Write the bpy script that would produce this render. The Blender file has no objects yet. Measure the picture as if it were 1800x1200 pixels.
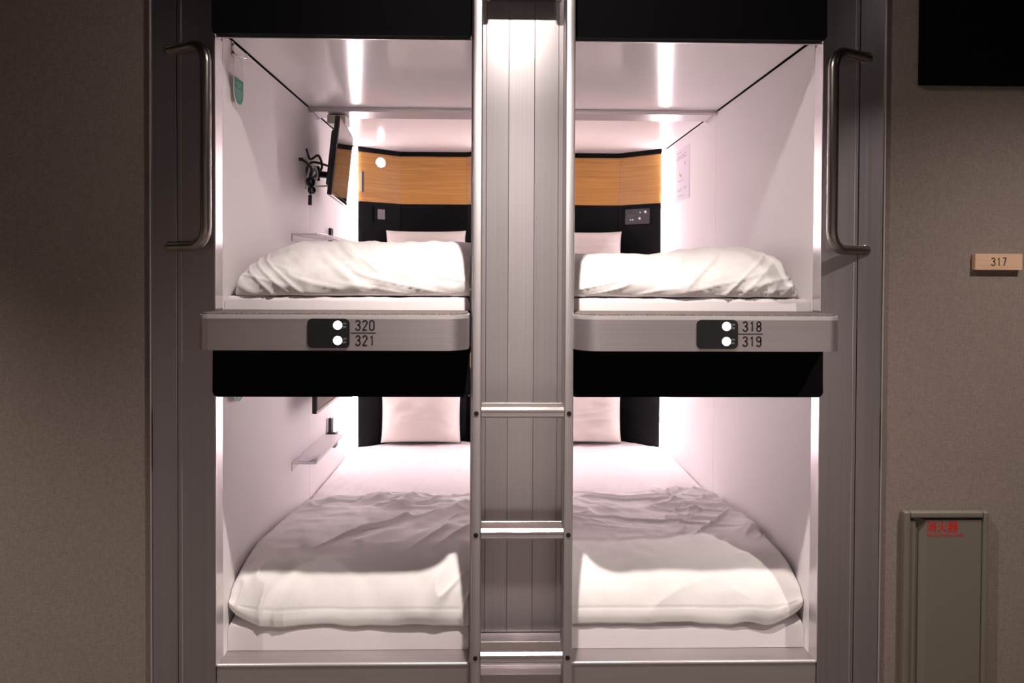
import bpy, bmesh, math
import numpy as np
from mathutils import Vector, Matrix

S = bpy.context.scene
COL = S.collection
# ------------------------------------------------------------------ camera
CAM_LOC = Vector((-0.0727, -2.222, 1.5203))
YAW, PITCH, ROLL = 0.0200, 0.01516, 0.00461
fw = Vector((math.sin(YAW)*math.cos(PITCH), math.cos(YAW)*math.cos(PITCH), -math.sin(PITCH)))
r0 = Vector((math.cos(YAW), -math.sin(YAW), 0)); u0 = r0.cross(fw)
rt = r0*math.cos(ROLL) + u0*math.sin(ROLL); up = u0*math.cos(ROLL) - r0*math.sin(ROLL)
cd = bpy.data.cameras.new('camera'); cam = bpy.data.objects.new('camera', cd); COL.objects.link(cam)
cam.matrix_world = Matrix(((rt.x, up.x, -fw.x, CAM_LOC.x), (rt.y, up.y, -fw.y, CAM_LOC.y), (rt.z, up.z, -fw.z, CAM_LOC.z), (0, 0, 0, 1)))
cd.sensor_width = 36; cd.lens = 24; cd.shift_y = -(600-498.3)/1800; cd.clip_start = .02
S.camera = cam
# ------------------------------------------------------------------ world, exposure, lamp strengths
w = bpy.data.worlds.new('world'); S.world = w; w.use_nodes = True
w.node_tree.nodes['Background'].inputs[0].default_value = (.5, .55, .65, 1)
w.node_tree.nodes['Background'].inputs[1].default_value = 0.01
S.view_settings.view_transform = 'Standard'; S.view_settings.look = 'None'
S.view_settings.exposure = 0.0; S.view_settings.gamma = 1.0; S.view_settings.use_curve_mapping = False
STRIP, STRIP_LOW = 52.0, 70.0                  # light strips in the upper and lower capsules (dimmed separately)
WARM = (1.0, .89, .83)
# corridor ceiling lamps, then unseen fills added to brighten the metal: x, y, watts, cone in degrees
LAMPS = [(0.0, -.72, 262, 98), (1.80, -1.10, 190, 117), (-2.60, -1.20, 380, 100), (0.0, -2.50, 330, 70), (2.1, -2.50, 420, 72), (-2.3, -2.50, 50, 66)]
CEIL = 2.90

# ------------------------------------------------------------------ materials
def mat(name, col, rough=.5, metal=0., spec=.5, emit=None, estr=0., **kw):
    m = bpy.data.materials.new(name); m.use_nodes = True
    b = m.node_tree.nodes['Principled BSDF']
    b.inputs['Base Color'].default_value = (*col, 1); b.inputs['Roughness'].default_value = rough
    b.inputs['Metallic'].default_value = metal; b.inputs['Specular IOR Level'].default_value = spec
    if emit: b.inputs['Emission Color'].default_value = (*emit, 1); b.inputs['Emission Strength'].default_value = estr
    for k, v in kw.items(): b.inputs[k].default_value = v
    return m
def nodes(m): return m.node_tree.nodes, m.node_tree.links, m.node_tree.nodes['Principled BSDF']
def noise_tex(m, scale, detail=3, vec='Object', stretch=(1, 1, 1)):
    N, L, b = nodes(m)
    tc = N.new('ShaderNodeTexCoord'); mp = N.new('ShaderNodeMapping'); mp.inputs['Scale'].default_value = stretch
    t = N.new('ShaderNodeTexNoise'); t.inputs['Scale'].default_value = scale; t.inputs['Detail'].default_value = detail
    L.new(tc.outputs[vec], mp.inputs[0]); L.new(mp.outputs[0], t.inputs['Vector']); return t
def ramp(m, src, c0, c1, p0=.3, p1=.7):
    N, L, b = nodes(m)
    r = N.new('ShaderNodeValToRGB'); e = r.color_ramp.elements
    e[0].position, e[1].position = p0, p1; e[0].color = (*c0, 1); e[1].color = (*c1, 1)
    L.new(src, r.inputs[0]); return r
def bump(m, src, strength, dist=.001):
    N, L, b = nodes(m)
    n = N.new('ShaderNodeBump'); n.inputs['Strength'].default_value = strength; n.inputs['Distance'].default_value = dist
    L.new(src, n.inputs['Height'])
    old = b.inputs['Normal'].links
    if old: L.new(old[0].from_socket, n.inputs['Normal'])
    L.new(n.outputs[0], b.inputs['Normal'])
def brushed(name, col, rough, stretch, bs=.08, aniso=.6, rot=.25, metal=.9):
    m = mat(name, col, rough, metal, Anisotropic=aniso, **{'Anisotropic Rotation': rot})
    N, L, b = nodes(m); tg = N.new('ShaderNodeTangent'); tg.direction_type = 'RADIAL'; tg.axis = 'Z'; L.new(tg.outputs[0], b.inputs['Tangent'])
    t = noise_tex(m, 1, 2, 'Object', stretch); N, L, b = nodes(m)
    r = ramp(m, t.outputs[0], tuple(c*.95 for c in col), tuple(min(1, c*1.04) for c in col), .3, .7)
    L.new(r.outputs[0], b.inputs['Base Color'])
    mr = N.new('ShaderNodeMapRange'); mr.inputs['To Min'].default_value = rough-.03; mr.inputs['To Max'].default_value = rough+.03
    L.new(t.outputs[0], mr.inputs[0]); L.new(mr.outputs[0], b.inputs['Roughness'])
    bump(m, t.outputs[0], bs, .0006); return m

M = {}
M['alu_v'] = brushed('aluminium_brushed_upright', (.62, .58, .59), .42, (260, 260, .8), .02)
M['alu_panel'] = brushed('aluminium_shaft_panel', (.62, .58, .59), .36, (160, 160, .5), .006, .45)
M['alu_panel_dull'] = brushed('aluminium_shaft_panel_dull', (.60, .56, .57), .42, (160, 160, .5), .006, .45)
M['alu_h'] = brushed('aluminium_brushed_level', (.62, .57, .59), .40, (.8, 200, 200), .02, .4)
M['alu_col'] = brushed('aluminium_column', (.47, .44, .465), .30, (90, 90, .4), .01, .6, .25, 1.0)
M['alu_dim'] = brushed('aluminium_front_panel', (.54, .50, .50), .46, (.5, 120, 120), .02, .3)
M['bright'] = mat('polished_edge', (.86, .83, .83), .18, 1.0)
M['rim'] = mat('rim_highlight', (.86, .82, .83), .28, .55)  # paler, less metallic than the band: the edge highlight is put into the colour
M['chrome'] = mat('chrome', (.8, .8, .8), .12, 1.0)
M['steel'] = mat('satin_steel_tube', (.36, .33, .305), .27, 1.0)
M['tread'] = mat('rung_tread', (.20, .16, .15), .55, .6)
M['laminate'] = mat('white_laminate', (.92, .875, .88), .48, spec=.22)
M['laminate2'] = mat('white_laminate_ceiling', (.90, .855, .855), .13)
M['beam'] = mat('satin_beam', (.72, .68, .69), .25, .5)
M['gap'] = mat('dark_gap', (.03, .03, .03), .8)
M['black_fabric'] = mat('black_upholstery', (.0035, .0035, .004), .95, spec=.15)
M['black_panel'] = mat('black_laminate', (.0020, .0020, .0026), .55, spec=.10)
M['black'] = mat('black_plastic', (.012, .012, .013), .35)
M['black_flat'] = mat('matt_black_paint', (.0022, .0022, .0022), .9, spec=.1)
M['dark_grey'] = mat('dark_grey_plastic', (.022, .020, .022), .4)
M['grey'] = mat('grey_plastic', (.14, .13, .13), .4)
M['off_white'] = mat('off_white_plastic', (.72, .68, .62), .4)
M['screen'] = mat('dark_glass_screen', (.012, .011, .011), .04, spec=.9)
M['switch'] = mat('switch_panel_gloss', (.012, .012, .013), .28)
M['ink'] = mat('black_print', (.008, .008, .008), .6)
M['dim_print'] = mat('pale_print', (.35, .33, .38), .5)
M['brown_ink'] = mat('brown_engraving', (.055, .025, .015), .7)
M['red'] = mat('red_print', (.50, .012, .008), .6)
M['green'] = mat('green_print', (.015, .27, .17), .55)
M['white_plastic'] = mat('white_plastic', (.82, .78, .77), .4)
M['paper'] = mat('paper', (.80, .73, .80), .7)
M['pale_ink'] = mat('grey_print', (.45, .40, .46), .7)
M['tan_ink'] = mat('tan_print', (.55, .42, .25), .7)
M['clear'] = mat('frosted_acrylic', (.88, .84, .85), .25)
M['paint'] = mat('grey_beige_paint', (.165, .145, .115), .45)
M['strip'] = mat('light_strip', (1, 1, 1), .5, emit=(1.0, .85, .90), estr=STRIP)
M['strip_low'] = mat('light_strip_lower', (1, 1, 1), .5, emit=(1.0, .85, .90), estr=STRIP_LOW)
M['reading'] = mat('reading_lamp', (1, 1, 1), .5, emit=(1.0, .88, .86), estr=16.0)
M['button'] = mat('lit_button', (1, 1, 1), .5, emit=(.93, .95, 1.0), estr=3.0)
M['lamp'] = mat('lamp_glass', (1, 1, 1), .5, emit=WARM, estr=1350.0)  # glow raised to give the ladder shaft its bright reflection
M['lamp_dim'] = mat('lamp_glass_dim', (1, 1, 1), .5, emit=WARM, estr=12.0)  # same lamp at the same depth, glow turned down to keep columns dark
M['lamp_ring'] = mat('lamp_ring', (.02, .02, .02), .5)
M['ceiling'] = mat('dark_ceiling_paint', (.02, .019, .02), .8)

M['plaster'] = mat('pale_plaster', (.55, .50, .48), .8)
m = M['wood'] = mat('oak_veneer', (.45, .20, .045), .42)
N, L, b = nodes(m); t = noise_tex(m, 1, 5, 'Object', (3, 3, 120)); r = ramp(m, t.outputs[0], (.315, .142, .028), (.44, .225, .058), .32, .7)
L.new(r.outputs[0], b.inputs['Base Color'])
m = M['plate_wood'] = mat('pale_plate_wood', (.62, .42, .28), .5)
N, L, b = nodes(m); t = noise_tex(m, 1, 4, 'Object', (8, 8, 160)); r = ramp(m, t.outputs[0], (.60, .37, .24), (.72, .50, .34), .3, .7)
L.new(r.outputs[0], b.inputs['Base Color'])
m = M['cotton'] = mat('white_cotton', (.92, .89, .875), .85, spec=.2)
t = noise_tex(m, 900, 2); bump(m, t.outputs[0], .10, .0004); t = noise_tex(m, 38, 4); bump(m, t.outputs[0], .22, .003)
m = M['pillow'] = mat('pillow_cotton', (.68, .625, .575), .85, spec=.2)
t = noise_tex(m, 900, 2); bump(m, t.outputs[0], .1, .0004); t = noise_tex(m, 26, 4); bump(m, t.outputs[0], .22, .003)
m = M['sheet'] = mat('white_sheet', (.80, .745, .755), .8, spec=.2)
t = noise_tex(m, 30, 4); bump(m, t.outputs[0], .2, .003)
m = M['wallcloth'] = mat('woven_wall_cloth', (.2, .165, .14), .85, spec=.25)
N, L, b = nodes(m)
t1 = noise_tex(m, 1, 2, 'Object', (420, 420, 60)); t2 = noise_tex(m, 1, 2, 'Object', (60, 60, 420))
mx = N.new('ShaderNodeMath'); mx.operation = 'ADD'; L.new(t1.outputs[0], mx.inputs[0]); L.new(t2.outputs[0], mx.inputs[1])
hv = N.new('ShaderNodeMath'); hv.operation = 'MULTIPLY'; hv.inputs[1].default_value = .5; L.new(mx.outputs[0], hv.inputs[0])
r = ramp(m, hv.outputs[0], (.195, .155, .133), (.275, .225, .195), .35, .65); L.new(r.outputs[0], b.inputs['Base Color'])
bump(m, hv.outputs[0], .5, .0015)
m = M['carpet'] = mat('speckled_carpet', (.12, .105, .10), .95, spec=.1)
N, L, b = nodes(m); t = noise_tex(m, 330, 3); r = ramp(m, t.outputs[0], (.045, .038, .036), (.34, .29, .28), .34, .68)
L.new(r.outputs[0], b.inputs['Base Color']); bump(m, t.outputs[0], 1.0, .004)
m = M['floor'] = mat('dark_carpet', (.05, .042, .038), .95, spec=.1)
N, L, b = nodes(m); t = noise_tex(m, 160, 3); r = ramp(m, t.outputs[0], (.085, .075, .068), (.14, .122, .11)); L.new(r.outputs[0], b.inputs['Base Color'])

# ------------------------------------------------------------------ geometry helpers (all coordinates are metres in the room)
def bm_new(): return bmesh.new()
def box(bm, x0, x1, y0, y1, z0, z1, bev=0., seg=2):
    vs = [bm.verts.new((x, y, z)) for x in (x0, x1) for y in (y0, y1) for z in (z0, z1)]
    fs = [bm.faces.new([vs[i] for i in f]) for f in ((0, 1, 3, 2), (4, 6, 7, 5), (0, 4, 5, 1), (2, 3, 7, 6), (0, 2, 6, 4), (1, 5, 7, 3))]
    if bev: bmesh.ops.bevel(bm, geom=list({e for f in fs for e in f.edges}), offset=bev, segments=seg, profile=.5, affect='EDGES')
    return bm
def prism(bm, pts, axis, a, b, bev=0., seg=2):
    """closed outline pts (2-D) extruded along axis from a to b"""
    def P(q, c): return (c, q[0], q[1]) if axis == 'X' else (q[0], c, q[1]) if axis == 'Y' else (q[0], q[1], c)
    A = [bm.verts.new(P(q, a)) for q in pts]; B = [bm.verts.new(P(q, b)) for q in pts]; n = len(pts)
    fs = [bm.faces.new(A), bm.faces.new(B[::-1])]
    fs += [bm.faces.new((A[i], B[i], B[(i+1) % n], A[(i+1) % n])) for i in range(n)]
    if bev:
        es = list(fs[0].edges)+list(fs[1].edges)
        bmesh.ops.bevel(bm, geom=es, offset=bev, segments=seg, profile=.5, affect='EDGES')
    bmesh.ops.recalc_face_normals(bm, faces=bm.faces[:]); return bm
def rounded(x0, x1, y0, y1, r, n=6):
    """rounded rectangle outline; r = one radius or four (x0y0, x1y0, x1y1, x0y1)"""
    if not hasattr(r, '__len__'): r = (r,)*4
    out = []
    for (cx, cy, sx, sy, a0, q) in ((x0, y0, 1, 1, 180, r[0]), (x1, y0, -1, 1, 270, r[1]), (x1, y1, -1, -1, 0, r[2]), (x0, y1, 1, -1, 90, r[3])):
        if q < 1e-6: out.append((cx, cy)); continue
        for k in range(n+1):
            a = math.radians(a0+90*k/n); out.append((cx+sx*q+q*math.cos(a), cy+sy*q+q*math.sin(a)))
    return out
def disc(bm, c, axis, r, h, n=24, bev=0.):
    """short cylinder centred at c, extruded by h along the unit vector axis"""
    ax = Vector(axis).normalized(); t = ax.orthogonal().normalized(); s = ax.cross(t); c = Vector(c)
    A = [bm.verts.new(c+r*(math.cos(2*math.pi*i/n)*t+math.sin(2*math.pi*i/n)*s)) for i in range(n)]
    B = [bm.verts.new(v.co+ax*h) for v in A]
    f = [bm.faces.new(A[::-1]), bm.faces.new(B)]+[bm.faces.new((A[i], A[(i+1) % n], B[(i+1) % n], B[i])) for i in range(n)]
    if bev: bmesh.ops.bevel(bm, geom=list(f[1].edges), offset=bev, segments=2, profile=.5, affect='EDGES')
    return bm
def ring(bm, c, axis, r, tube, n=28, k=8):
    ax = Vector(axis).normalized(); t = ax.orthogonal().normalized(); s = ax.cross(t); c = Vector(c); rows = []
    for i in range(n):
        a = 2*math.pi*i/n; d = math.cos(a)*t+math.sin(a)*s
        rows.append([bm.verts.new(c+d*(r+tube*math.cos(2*math.pi*j/k))+ax*tube*math.sin(2*math.pi*j/k)) for j in range(k)])
    for i in range(n):
        for j in range(k): bm.faces.new((rows[i][j], rows[(i+1) % n][j], rows[(i+1) % n][(j+1) % k], rows[i][(j+1) % k]))
    bmesh.ops.recalc_face_normals(bm, faces=bm.faces[:]); return bm
def fillet(pts, r, n=8):
    pts = [Vector(p) for p in pts]; out = [pts[0]]
    for i in range(1, len(pts)-1):
        a = (pts[i-1]-pts[i]).normalized(); c = (pts[i+1]-pts[i]).normalized(); ang = a.angle(c)
        d = r/math.tan(ang/2); bis = (a+c).normalized(); cen = pts[i]+bis*(r/math.sin(ang/2))
        s = pts[i]+a*d-cen; e = pts[i]+c*d-cen; full = s.angle(e)
        for k in range(n+1):
            q = k/n; out.append(cen+(s*math.sin((1-q)*full)+e*math.sin(q*full))/math.sin(full))
    return out+[pts[-1]]
def smooth_path(pts, n=8):
    pts = [Vector(p) for p in pts]; P = [pts[0]*2-pts[1]]+pts+[pts[-1]*2-pts[-2]]; out = []
    for i in range(1, len(P)-2):
        for k in range(n):
            t = k/n; a, b_, c, d = P[i-1], P[i], P[i+1], P[i+2]
            out.append(.5*((2*b_)+(c-a)*t+(2*a-5*b_+4*c-d)*t*t+(3*b_-a-3*c+d)*t**3))
    return out+[pts[-1]]
def tube(bm, pts, r, k=12):
    pts = [Vector(p) for p in pts]; rows = []; nrm = None
    for i, p in enumerate(pts):
        t = (pts[min(i+1, len(pts)-1)]-pts[max(i-1, 0)]).normalized()
        nrm = t.orthogonal().normalized() if nrm is None else (nrm-t*nrm.dot(t)).normalized()
        s = t.cross(nrm)
        rows.append([bm.verts.new(p+r*(math.cos(2*math.pi*j/k)*nrm+math.sin(2*math.pi*j/k)*s)) for j in range(k)])
    for i in range(len(rows)-1):
        for j in range(k): bm.faces.new((rows[i][j], rows[i][(j+1) % k], rows[i+1][(j+1) % k], rows[i+1][j]))
    bm.faces.new(rows[0][::-1]); bm.faces.new(rows[-1]); return bm
def slab(bm, a, b_, n, t, z0, z1):
    """upright board between plan points a and b_, thickness t behind its face (face normal n points into the room)"""
    n = Vector((n[0], n[1], 0)).normalized()*t
    A = Vector((a[0], a[1], 0)); B = Vector((b_[0], b_[1], 0))
    q = [A, B, B-n, A-n]; pts = [(v.x, v.y) for v in q]
    return prism(bm, pts, 'Z', z0, z1, .0008, 1)
def obj(name, bm, m, parent=None, smooth=False):
    me = bpy.data.meshes.new(name)
    if isinstance(bm, bmesh.types.BMesh):
        bmesh.ops.recalc_face_normals(bm, faces=bm.faces[:]); bm.to_mesh(me); bm.free()
    else: me.from_pydata(bm[0], [], bm[1])
    me.materials.append(M[m] if isinstance(m, str) else m)
    if smooth:
        me.polygons.foreach_set('use_smooth', [True]*len(me.polygons))
        if smooth is not True: me.set_sharp_from_angle(angle=math.radians(smooth))
    me.update(); o = bpy.data.objects.new(name, me); COL.objects.link(o)
    if parent is not None:
        o.parent = parent
        if parent.type == 'EMPTY': o.location = -Vector(parent.location)
    return o
def thing(name, label, cat, loc=(0, 0, 0), group=None):
    o = bpy.data.objects.new(name, None); COL.objects.link(o); o.location = loc; o.empty_display_size = .05
    return tag(o, label, cat, group)
def tag(o, label, cat, group=None):
    o['label'] = label; o['category'] = cat
    if group: o['group'] = group
    return o
def struct(o, label=None):
    o['kind'] = 'structure'
    if label: o['label'] = label
    return o
def text(name, body, size, origin, right, upv, m, parent, sx=1., depth=.0004, bold=0., spacing=1., align='LEFT'):
    """flat lettering with its baseline start at origin, running along right"""
    cu = bpy.data.curves.new('lettering', 'FONT'); cu.body = body; cu.size = size; cu.extrude = depth; cu.offset = bold
    cu.space_character = spacing; cu.align_x = align; cu.resolution_u = 4
    tmp = bpy.data.objects.new('lettering', cu); COL.objects.link(tmp)
    me = bpy.data.meshes.new_from_object(tmp.evaluated_get(bpy.context.evaluated_depsgraph_get()))
    bpy.data.objects.remove(tmp); me.name = name; me.materials.clear(); me.materials.append(M[m])
    R = Vector(right).normalized(); U = Vector(upv).normalized(); Nn = R.cross(U); O = Vector(origin)
    for v in me.vertices: v.co = O+R*v.co.x*sx+U*v.co.y+Nn*v.co.z
    o = bpy.data.objects.new(name, me); COL.objects.link(o); o.parent = parent
    if parent.type == 'EMPTY': o.location = -Vector(parent.location)
    return o

def digit(c):
    arc = lambda cx, cy, rx, ry, a0, a1, n=12: [(cx+rx*math.cos(math.radians(a0+(a1-a0)*k/n)), cy+ry*math.sin(math.radians(a0+(a1-a0)*k/n))) for k in range(n+1)]
    if c == '0': return [(arc(.22, .78, .22, .22, 0, 180)+arc(.22, .22, .22, .22, 180, 360), True)]
    if c == '1': return [([(.08, .80), (.25, .97), (.25, 0)], False)]
    if c == '2': return [(arc(.22, .77, .22, .23, 175, -20)+[(.02, .03), (.02, 0), (.44, 0)], False)]
    if c == '3': return [(arc(.21, .775, .21, .225, 165, -65)+[(.17, .54)], False), ([(.17, .54)]+arc(.21, .265, .23, .265, 65, -170), False)]
    if c == '7': return [([(.0, 1), (.44, 1), (.16, 0)], False)]
    if c == '8': return [(arc(.22, .765, .195, .235, 0, 360, 22)[:-1], True), (arc(.22, .265, .22, .265, 0, 360, 22)[:-1], True)]
    if c == '9': return [(arc(.22, .74, .22, .26, 0, 360, 22)[:-1], True), ([(.44, .74)]+arc(.22, .22, .22, .22, 0, -165), False)]
def numerals(name, body, h, origin, m, parent, pitch=.72, wd=.150):
    """condensed numerals cut as thin flat strokes; they face the corridor"""
    bm = bm_new(); x0, y, z0 = origin; w_ = wd/2
    for i, c in enumerate(body):
        for path, closed in digit(c):
            P = [Vector((p[0], p[1])) for p in path]; n = len(P); L_, R_ = [], []
            for k in range(n):
                p0 = P[k-1] if (closed or k) else P[k]; p1 = P[(k+1) % n] if (closed or k < n-1) else P[k]
                d0 = (P[k]-p0).normalized() if (P[k]-p0).length > 1e-6 else (p1-P[k]).normalized(); d1 = (p1-P[k]).normalized() if (p1-P[k]).length > 1e-6 else d0
                t_ = (d0+d1).normalized() if (d0+d1).length > .2 else d1; nn = Vector((-t_.y, t_.x)); f = w_/max(.55, nn.dot(Vector((-d1.y, d1.x))))
                L_.append(P[k]+nn*f); R_.append(P[k]-nn*f)
            v = lambda q: bm.verts.new((x0+(q.x+i*pitch)*h, y, z0+q.y*h))
            A = [v(q) for q in L_]; B = [v(q) for q in R_]
            for k in range(n if closed else n-1): bm.faces.new((A[k], A[(k+1) % n], B[(k+1) % n], B[k]))
    g = bmesh.ops.extrude_face_region(bm, geom=bm.faces[:])
    for v in [e for e in g['geom'] if isinstance(e, bmesh.types.BMVert)]: v.co.y += .0005
    return obj(name, bm, m, parent)

# numpy noise for cloth
def vnoise(x, y, seed):
    rs = np.random.RandomState(seed); T = rs.rand(256, 256)*2-1
    xi = np.floor(x).astype(int); yi = np.floor(y).astype(int); fx = x-xi; fy = y-yi
    fx = fx*fx*fx*(fx*(fx*6-15)+10); fy = fy*fy*fy*(fy*(fy*6-15)+10); g = lambda i, j: T[i % 256, j % 256]
    return (g(xi, yi)*(1-fx)+g(xi+1, yi)*fx)*(1-fy)+(g(xi, yi+1)*(1-fx)+g(xi+1, yi+1)*fx)*fy
def folds(x, y, ang, wl, stretch, seed, sharp=2.):
    a = math.radians(ang); u = x*math.cos(a)+y*math.sin(a); v = -x*math.sin(a)+y*math.cos(a)
    u = u+.35*wl*vnoise(x/wl/2+7, y/wl/2+3, seed+5)
    n = vnoise(u/(wl*stretch)+11, v/wl+5, seed); k = 1-np.abs(n)*1.6
    return np.clip(k, 0, 1)**sharp
def sstep(x, a, b_): t = np.clip((x-a)/(b_-a), 0, 1); return t*t*(3-2*t)
def grid_solid(P, thick):
    """closed cloth: P[i,j] top points, offset inwards by thick[i,j]"""
    du = np.gradient(P, axis=0); dv = np.gradient(P, axis=1); n = np.cross(du, dv); n /= np.linalg.norm(n, axis=2, keepdims=True)+1e-12
    if n[..., 2].mean() < 0: n = -n
    Q = P-n*thick[..., None]; a, b_ = P.shape[:2]
    V = np.concatenate([P.reshape(-1, 3), Q.reshape(-1, 3)]); o = a*b_; I = np.arange(o).reshape(a, b_); F = []
    q = np.stack([I[:-1, :-1], I[1:, :-1], I[1:, 1:], I[:-1, 1:]], -1).reshape(-1, 4)
    F += q.tolist(); F += (q[:, ::-1]+o).tolist()
    bd = I[:, 0].tolist()+I[-1, 1:].tolist()+I[-2::-1, -1].tolist()+I[0, -2:0:-1].tolist()
    for k in range(len(bd)): s, e = bd[k], bd[(k+1) % len(bd)]; F.append((s, s+o, e+o, e))
    return V.tolist(), F
def fix_normals(o):
    bm = bmesh.new(); bm.from_mesh(o.data); bmesh.ops.recalc_face_normals(bm, faces=bm.faces[:]); bm.to_mesh(o.data); bm.free()

# ------------------------------------------------------------------ the corridor
XO = .985          # outer edge of the openings
XC = 1.193         # outer edge of the columns
XP = .162          # half width of the ladder shaft
def slab_box(name, *a, m, label): o = obj(name, box(bm_new(), *a), m); return struct(o, label)
slab_box('floor', -3.6, 3.6, -3.2, 2.4, -.06, 0, m='floor', label='dark grey-beige carpeted corridor floor')
slab_box('ceiling', -3.6, 3.6, -3.2, 2.4, CEIL, CEIL+.06, m='ceiling', label='dark corridor ceiling')
slab_box('wall_left', -3.6, -XC-.004, .004, .10, 0, CEIL, m='wallcloth', label='brown woven wall covering left of the capsules')
slab_box('wall_right', XC+.004, 3.6, .004, .10, 0, CEIL, m='wallcloth', label='brown woven wall covering right of the capsules')
slab_box('wall_back', -3.6, 3.6, -3.3, -3.2, 0, CEIL, m='plaster', label='pale plain corridor wall opposite the capsules')
slab_box('wall_end_left', -3.7, -3.6, -3.3, .1, 0, CEIL, m='wallcloth', label='brown woven corridor end wall')
slab_box('wall_end_right', 3.6, 3.7, -3.3, .1, 0, CEIL, m='wallcloth', label='brown woven corridor end wall')
for i, (lx, ly, wt, cone) in enumerate(LAMPS):
    t = thing('downlight', ['recessed corridor downlight above the ladder', 'recessed corridor downlight near the number plate', 'recessed corridor downlight by the left wall', 'added unseen fill light over the middle of the opposite wall', 'added unseen fill light at the right of the opposite wall', 'added unseen fill light at the left of the opposite wall'][i], 'lamp', (lx, ly, CEIL), 'corridor downlights')
    obj('trim_ring', ring(bm_new(), (lx, ly, CEIL-.003), (0, 0, 1), .055, .006), 'lamp_ring', t, True)
    obj('lamp_glass', disc(bm_new(), (lx, ly, CEIL-.003), (0, 0, 1), .03, .002), 'lamp' if i == 0 else 'lamp_dim', t)
    ld = bpy.data.lights.new('lamp_beam', 'SPOT'); ld.energy = wt; ld.color = WARM; ld.spot_size = math.radians(cone); ld.spot_blend = 1.0; ld.shadow_soft_size = .022
    lo = bpy.data.objects.new('lamp_beam', ld); COL.objects.link(lo); lo.parent = t; lo.location = (0, 0, -.02)

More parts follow.
